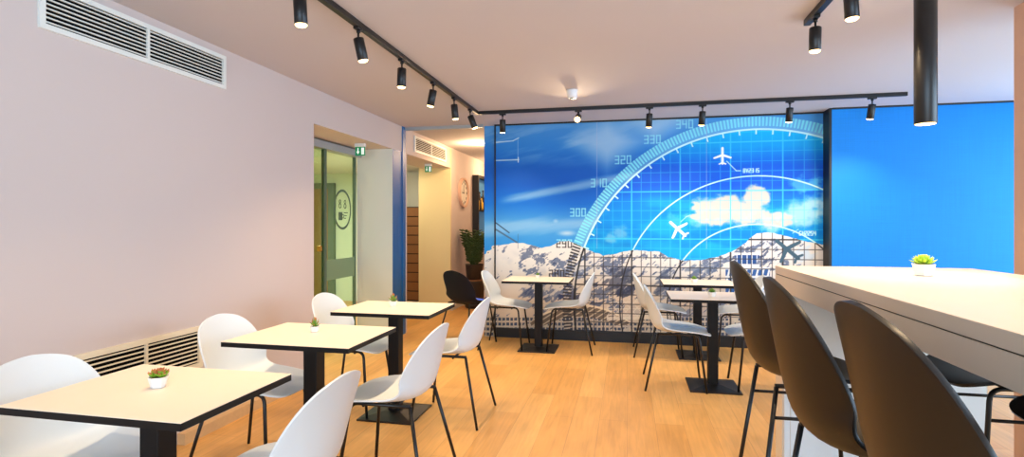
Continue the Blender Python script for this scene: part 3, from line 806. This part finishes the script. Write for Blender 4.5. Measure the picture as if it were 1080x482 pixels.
def make_pot(x, y, z, s, kind, label, rz=.3, square=True):
    t = empty('potted_succulent', (x, y, z), rz)
    bm = bmesh.new()
    n = 4 if square else 6
    def rg(r, zz):
        if square:
            a = .35; pts = []
            for k in range(4):
                for da in (-.26, .26):
                    an = PI / 4 + k * PI / 2 + da; pts.append((r * 1.05 * math.cos(an), r * 1.05 * math.sin(an)))
        else: pts = [(r * math.cos(k * PI / 3), r * math.sin(k * PI / 3)) for k in range(6)]
        return [bm.verts.new((px_, py_, zz)) for px_, py_ in pts]
    R = [rg(.62 * s, 0), rg(.70 * s, .06 * s), rg(.95 * s, 1.05 * s if square else .95 * s), rg(1.0 * s, 1.15 * s if square else 1.05 * s), rg(.86 * s, 1.15 * s if square else 1.05 * s), rg(.82 * s, .95 * s)]
    for a, b in zip(R, R[1:]):
        k = len(a)
        for i in range(k): bm.faces.new((a[i], a[(i + 1) % k], b[(i + 1) % k], b[i]))
    bm.faces.new(R[0][::-1]); bm.faces.new(R[-1])
    pot = fin('pot', bm, M['pot'], t)
    bm = bmesh.new(); lathe(bm, [(.1 * s, 0), (.74 * s, .0), (.72 * s, .03 * s), (.1 * s, .05 * s)], 12, c=(0, 0, .955 * s)); fin('soil', bm, M['soil'], t)
    bm = bmesh.new(); rnd = random.Random(int(abs(x * 1000 + y * 77)))
    top = 1.0 * s
    if kind == 'rosette':
        ros = [(-.5, .1, .9), (.42, -.2, .95), (.1, .45, 1.0)]
        for cx, cy, q in ros:
            for ringi, (nl, el, ln) in enumerate(((7, .55, .78), (6, .95, .70), (4, 1.3, .6))):
                for k in range(nl):
                    a = 2 * PI * (k + .5 * ringi) / nl + rnd.uniform(-.2, .2)
                    leaf_mesh(bm, (cx * s * .8, cy * s * .8, top + .08 * s * ringi), (math.cos(a) * math.cos(el), math.sin(a) * math.cos(el), math.sin(el)), 1.35 * ln * s * q * rnd.uniform(.9, 1.1), .21 * s, .25, 0, 1)
        fm = [M['leaf_red'], M['leaf_tip']]
    elif kind == 'spiky':
        for k in range(16):
            a = k * 2.4; el = .35 + .075 * k + rnd.uniform(-.1, .1)
            leaf_mesh(bm, (0, 0, top), (math.cos(a) * math.cos(el), math.sin(a) * math.cos(el), math.sin(el)), (1.25 + .045 * k) * s, .21 * s, .15, 0, 1)
        fm = [M['leaf'], M['leaf_tip']]
    elif kind == 'ball':
        for k in range(42):
            a = k * 2.4; el = .15 + 1.35 * k / 42
            leaf_mesh(bm, (0, 0, top + .05 * s), (math.cos(a) * math.cos(el), math.sin(a) * math.cos(el), math.sin(el)), 1.05 * s, .14 * s, .1, 0)
        fm = [M['leaf']]
    else:
        for k in range(46):
            a = k * 2.4; el = .12 + 1.2 * k / 46; q = 1.15 - .5 * k / 46
            leaf_mesh(bm, (0, 0, top + .12 * s * k / 23), (math.cos(a) * math.cos(el), math.sin(a) * math.cos(el), math.sin(el)), q * s, .17 * s, .2, 0)
        fm = [M['leaf_bright']]
    fin('leaves', bm, fm, t)
    tag(t, label, 'potted plant', 'table succulents')
    return t
make_pot(-1.66, 1.645, .75, .034, 'rosette', 'red tipped succulent in a white pot on the nearest left table', .55)
make_pot(-1.674, 2.667, .75, .028, 'spiky', 'small spiky succulent in a white pot on the middle left table', .3)
make_pot(-1.646, 3.617, .75, .033, 'spiky', 'spiky succulent in a white pot on the far left table before the blue post', .2)
make_pot(-.963, 5.87, .75, .027, 'ball', 'tiny succulent in a white pot on the table at the left half of the mural', .1)
make_pot(.675, 4.63, .75, .034, 'ball', 'round green succulent in a white pot on the front pedestal table near the bar stools', .4)
make_pot(.66, 5.70, .75, .034, 'ball', 'round green succulent in a white pot on the table close to the mural', .2)
make_pot(1.29, 2.73, 1.11, .05, 'lush', 'bright green succulent in a white six-sided pot on the bar counter', .15, False)

# ------------------------------------------------------------------ track lights
def track(name, p, q, label):
    bm = bmesh.new()
    (x0, y0), (x1, y1) = p, q; hw = .0175
    box(bm, min(x0, x1) - (hw if x0 == x1 else 0), max(x0, x1) + (hw if x0 == x1 else 0), min(y0, y1) - (hw if y0 == y1 else 0), max(y0, y1) + (hw if y0 == y1 else 0), H - .034, H, .002)
    o = fin(name, bm, M['spotbody']); return tag(o, label, 'light track', 'ceiling light tracks')
track('light_track', (-1.54, .2), (-1.54, 5.4925), 'black ceiling light track running along the left row of tables')
track('light_track', (-1.5225, 5.475), (2.457, 5.475), 'black ceiling light track running across in front of the mural')
track('light_track', (1.02, .4), (1.02, 3.42), 'short black ceiling light track above the bar stools at top right')
def lamp_proto():
    t = empty('track_spotlight')
    bm = bmesh.new(); box(bm, -.016, .016, -.035, .035, -.016, 0, .003); lathe(bm, [(.012, -.03), (.012, -.016)], 12); fin('adapter', bm, M['spotbody'], t)
    bm = bmesh.new(); tube(bm, [(0, 0, -.03), (0, 0, -.068)], .006, 10); fin('stem', bm, M['spotbody'], t)
    hd = empty('head'); hd.parent = t; hd.location = (0, 0, -.062)
    bm = bmesh.new(); lathe(bm, [(.004, .004), (.028, .0), (.031, -.004), (.031, -.128), (.0285, -.130), (.0285, -.121), (.004, -.121)], 28); body = fin('lamp_body', bm, M['spotbody'], hd)
    bm = bmesh.new(); lathe(bm, [(.003, -.1225), (.0283, -.1225), (.0283, -.131), (.022, -.138), (.003, -.141)], 24); fin('lens', bm, M['lens'], hd)
    d = bpy.data.lights.new('spot', 'SPOT'); d.energy = SPOT_W; d.color = WARM; d.spot_size = math.radians(115); d.spot_blend = .9; d.shadow_soft_size = .03
    lo = bpy.data.objects.new('bulb', d); COL.objects.link(lo); lo.parent = hd; lo.location = (0, 0, -.16)
    return t
LP = [  # x, y, tilt about x, tilt about y, label
    (-1.54, 2.325, .02, -.05, 'black track spotlight at the top left edge, first visible on the left track'),
    (-1.54, 2.905, .12, -.18, 'black track spotlight tilted to the right, second visible on the left track'),
    (-1.54, 3.53, .0, .03, 'black upright track spotlight, third visible on the left track'),
    (-1.54, 4.155, .0, .20, 'black track spotlight tilted to the left, fourth visible on the left track'),
    (-1.54, 4.695, .05, -.08, 'black track spotlight, fifth visible on the left track, before the corner pair'),
    (-1.54, 5.21, .1, -.35, 'black track spotlight tilted right beside the corner of the two tracks'),
    (-1.268, 5.475, .25, .05, 'black track spotlight over the left edge of the mural'),
    (-.481, 5.475, -1.15, .0, 'glaring track spotlight turned towards the camera under the smoke detector'),
    (.216, 5.475, .25, .05, 'black track spotlight above the number 330 of the mural dial'),
    (.713, 5.475, .25, .05, 'black track spotlight above the number 340 of the mural dial'),
    (1.488, 5.475, .25, 0, 'black track spotlight near the right edge of the mural'),
    (2.178, 5.475, .25, .05, 'black track spotlight in front of the blue wall near the track end'),
    (1.02, 3.273, 0, .02, 'black track spotlight at the far end of the short right track'),
    (1.02, 2.793, 0, -.05, 'black track spotlight cut by the top edge, next on the short right track'),
    (-1.54, 1.55, 0, 0, 'black track spotlight over the nearest left table, unseen, added to light it'),  # this and the next: unseen spotlights added to light the near seats
    (1.02, 1.5, 0, 0, 'black track spotlight over the nearest bar stool, unseen, added for its light')]
lamp0 = lamp_proto()
for i, (x, y, rx, ry, l) in enumerate(LP):
    c = lamp0 if i == 0 else copy_tree(lamp0)
    c.location = (x, y, H - .034)
    if y == 5.475: 
        for ch in c.children:
            if ch.name.startswith('adapter'): ch.rotation_euler = (0, 0, PI / 2)
    hd = [k for k in c.children if k.name.startswith('head')][0]
    hd.rotation_euler = (rx, ry, 0)
    tag(c, l, 'spotlight', 'black track spotlights')

# pendant tube over the counter
pd = empty('pendant_lamp', (1.312, 2.76, 1.79))
bm = bmesh.new(); lathe(bm, [(.039, .004), (.0415, 0), (.0435, .003), (.0435, H - 1.79 - .0005), (.02, H - 1.79)], 36)
fin('tube_body', bm, M['spotbody'], pd)
bm = bmesh.new(); lathe(bm, [(.004, -.001), (.038, -.001), (.0385, .0035), (.004, .0035)], 32); fin('lens', bm, M['lens'], pd)
d = bpy.data.lights.new('pendant_spot', 'SPOT'); d.energy = 30; d.color = WARM; d.spot_size = math.radians(95); d.spot_blend = .8; d.shadow_soft_size = .04
lo = bpy.data.objects.new('pendant_bulb', d); COL.objects.link(lo); lo.parent = pd; lo.location = (0, 0, -.01)
tag(pd, 'thick black tube pendant lamp hanging from the ceiling over the bar counter', 'pendant lamp')

# smoke detector
sd = empty('smoke_detector', (-.475, 4.775, H))
bm = bmesh.new(); lathe(bm, [(.030, -.075), (.042, -.066), (.045, -.03), (.050, -.012), (.050, 0)], 28); fin('body', bm, M['white_plastic'], sd)
bm = bmesh.new(); lathe(bm, [(.004, -.0775), (.022, -.0775), (.022, -.075), (.004, -.075)], 20); fin('sensor', bm, M['dark_trim'], sd)
tag(sd, 'small white smoke detector on the ceiling in front of the mural', 'smoke detector')

# exit signs
def exit_sign(x, y, z, w, h, label):
    t = empty('exit_sign', (x, y, z))
    bm = bmesh.new(); box(bm, -w / 2, w / 2, -.022, .022, -.035, 0, .003); fin('housing', bm, M['white_plastic'], t)
    bm = bmesh.new(); box(bm, -w / 2, w / 2, -.004, .004, -.035 - h, -.035); fin('sign_plate', bm, M['sign_green'], t)
    bm = bmesh.new(); yf = -.0055
    def poly(pts):
        a = [bm.verts.new((px_ * w, yf, -.035 - h + pz * h)) for px_, pz in pts]; b = [bm.verts.new((px_ * w, -.0042, -.035 - h + pz * h)) for px_, pz in pts]
        k = len(a); bm.faces.new(a); bm.faces.new(b[::-1])
        for i in range(k): bm.faces.new((a[i], a[(i + 1) % k], b[(i + 1) % k], b[i]))
    poly([(.12, .12), (.40, .12), (.40, .90), (.12, .90)])                                   # doorway
    poly([(-.27, .88), (-.17, .88), (-.17, .48), (-.06, .48), (-.22, .14), (-.38, .48), (-.27, .48)])   # arrow down
    fin('pictogram', bm, M['sign_white'], t)
    return tag(t, label, 'exit sign')
exit_sign(-2.845, 5.41, 2.218, .115, .095, 'green exit sign with arrow hanging above the glass door')
exit_sign(-2.80, 7.35, 2.21, .10, .085, 'small green exit sign hanging in the corridor opening')

# ------------------------------------------------------------------ corridor things
ck = empty('wall_clock', (XL, 8.58, 1.86))
def disc(bm, r0, r1, x0, x1, seg=40):
    rings = [[bm.verts.new((x, r * math.cos(k * 2 * PI / seg), r * math.sin(k * 2 * PI / seg))) for k in range(seg)] for r, x in ((r0, x1), (r1, x1), (r1, x0), (r0, x0))]
    for i in range(4):
        a, b = rings[i], rings[(i + 1) % 4]
        for k in range(seg): bm.faces.new((a[k], a[(k + 1) % seg], b[(k + 1) % seg], b[k]))
bm = bmesh.new(); disc(bm, .215, .245, 0, .045); fin('rim', bm, M['column'], ck)
bm = bmesh.new(); disc(bm, .002, .216, .001, .02); fin('dial', bm, M['clock_face'], ck)
bm = bmesh.new()
for k in range(12):
    a = k * PI / 6; c_, s_ = .175 * math.sin(a), .175 * math.cos(a); box(bm, .0202, .024, c_ - .012, c_ + .012, s_ - .018, s_ + .018)
fin('hour_marks', bm, M['dark_trim'], ck)
bm = bmesh.new(); box(bm, .024, .027, -.006, .006, -.02, .13); box(bm, .024, .027, -.09, .02, -.006, .006); fin('hands', bm, M['dark_trim'], ck)
tag(ck, 'round pale wall clock on the corridor wall above the potted plant', 'clock')

cb = empty('display_cabinet', (XL, 9.17, 1.05))
bm = bmesh.new(); box(bm, 0, .11, 0, .05, 0, 1.16); box(bm, 0, .11, 1.1, 1.15, 0, 1.16); box(bm, 0, .11, .05, 1.1, 0, .05); box(bm, 0, .11, .05, 1.1, 1.11, 1.16); fin('frame', bm, M['black'], cb)
bm = bmesh.new(); box(bm, .0, .01, .05, 1.1, .05, 1.11); fin('back_panel', bm, M['cabinet_blue'], cb)
bm = bmesh.new(); box(bm, .01, .1, .05, 1.1, .52, .545); fin('shelf', bm, M['black'], cb)
tag(cb, 'black framed lit display cabinet on the corridor wall beyond the clock', 'cabinet')
for i, (yy, m, hh) in enumerate(((9.30, 'bottle_y', .26), (9.42, 'bottle_d', .30), (9.55, 'bottle_y', .22), (9.66, 'bottle_d', .34))):
    t = empty('bottle', (XL + .06, yy, 1.05 + .5455))
    bm = bmesh.new(); lathe(bm, [(.03, 0), (.036, .01), (.036, hh * .6), (.014, hh * .75), (.013, hh)], 16); fin('body', bm, M[m], t)
    bm = bmesh.new(); lathe(bm, [(.015, hh), (.015, hh + .03), (.004, hh + .032)], 12); fin('cap', bm, M['dark_trim'], t)
    tag(t, ['yellow bottle at the left end of the lit cabinet shelf', 'dark bottle second from the left on the lit cabinet shelf', 'short yellow bottle third on the lit cabinet shelf', 'tall dark bottle fourth on the lit cabinet shelf'][i], 'bottle', 'bottles on the lit shelf')

# potted plant on a stand in front of the corridor wall
stn = empty('plant_stand', (-2.40, 8.35, 0))
bm = bmesh.new(); lathe(bm, [(.13, 0), (.15, .02), (.16, .42), (.165, .44), (.02, .44)], 28); fin('drum', bm, M['darkpot'], stn)
bm = bmesh.new(); lathe(bm, [(.02, .44), (.165, .44), (.165, .452), (.02, .452)], 28); fin('top', bm, M['slat'], stn)
tag(stn, 'dark round plant stand under the corridor plant', 'plant stand')
pp = empty('potted_plant', (-2.40, 8.35, .452))
bm = bmesh.new(); lathe(bm, [(.10, 0), (.12, .015), (.145, .24), (.152, .25), (.138, .25), (.13, .22), (.02, .215)], 28); fin('pot', bm, M['darkpot'], pp)
bm = bmesh.new(); rnd = random.Random(5)
for k in range(26):
    a = k * 2.4; lean = .08 + .24 * rnd.random(); hh = .34 + .22 * rnd.random()
    p0 = Vector((.06 * math.cos(a), .06 * math.sin(a), .215)); pts = []
    for i in range(7):
        t = i / 6; pts.append(p0 + Vector((math.cos(a) * lean * t * t * .55, math.sin(a) * lean * t * t * .55, hh * t)))
    tube(bm, pts, [.007 - .0007 * i for i in range(7)], 6)
    for i in range(1, 7):
        for sd_ in (-1, 1):
            for q in (0, .5):
                if i == 6 and q: continue
                p = pts[i].lerp(pts[min(i + 1, 6)], q)
                an = a + sd_ * 1.2 + rnd.uniform(-.4, .4)
                leaf_mesh(bm, p, (math.cos(an), math.sin(an), .55), .10, .026, -.2, 0)
fin('foliage', bm, M['foliage'], pp)
tag(pp, 'leafy green plant in a dark pot at the end of the corridor wall', 'potted plant')

# ceiling lamps of the corridor
for i, (yy, l) in enumerate(((7.6, 'small recessed ceiling lamp in the corridor near the vent'), (9.6, 'small recessed ceiling lamp deeper in the corridor'))):
    t = empty('ceiling_lamp', (-2.15, yy, H))
    bm = bmesh.new(); lathe(bm, [(.045, -.012), (.06, -.01), (.062, 0), (.045, 0)], 24); fin('trim_ring', bm, M['white_plastic'], t)
    bm = bmesh.new(); lathe(bm, [(.004, -.011), (.044, -.011), (.044, -.006), (.004, -.006)], 20); fin('lens', bm, M['lens'], t)
    d = bpy.data.lights.new('corridor_spot', 'POINT'); d.energy = 27; d.color = (1, .66, .36); d.shadow_soft_size = .06
    lo = bpy.data.objects.new('corridor_bulb', d); COL.objects.link(lo); lo.parent = t; lo.location = (0, 0, -.14)
    tag(t, l, 'ceiling lamp', 'corridor ceiling lamps')
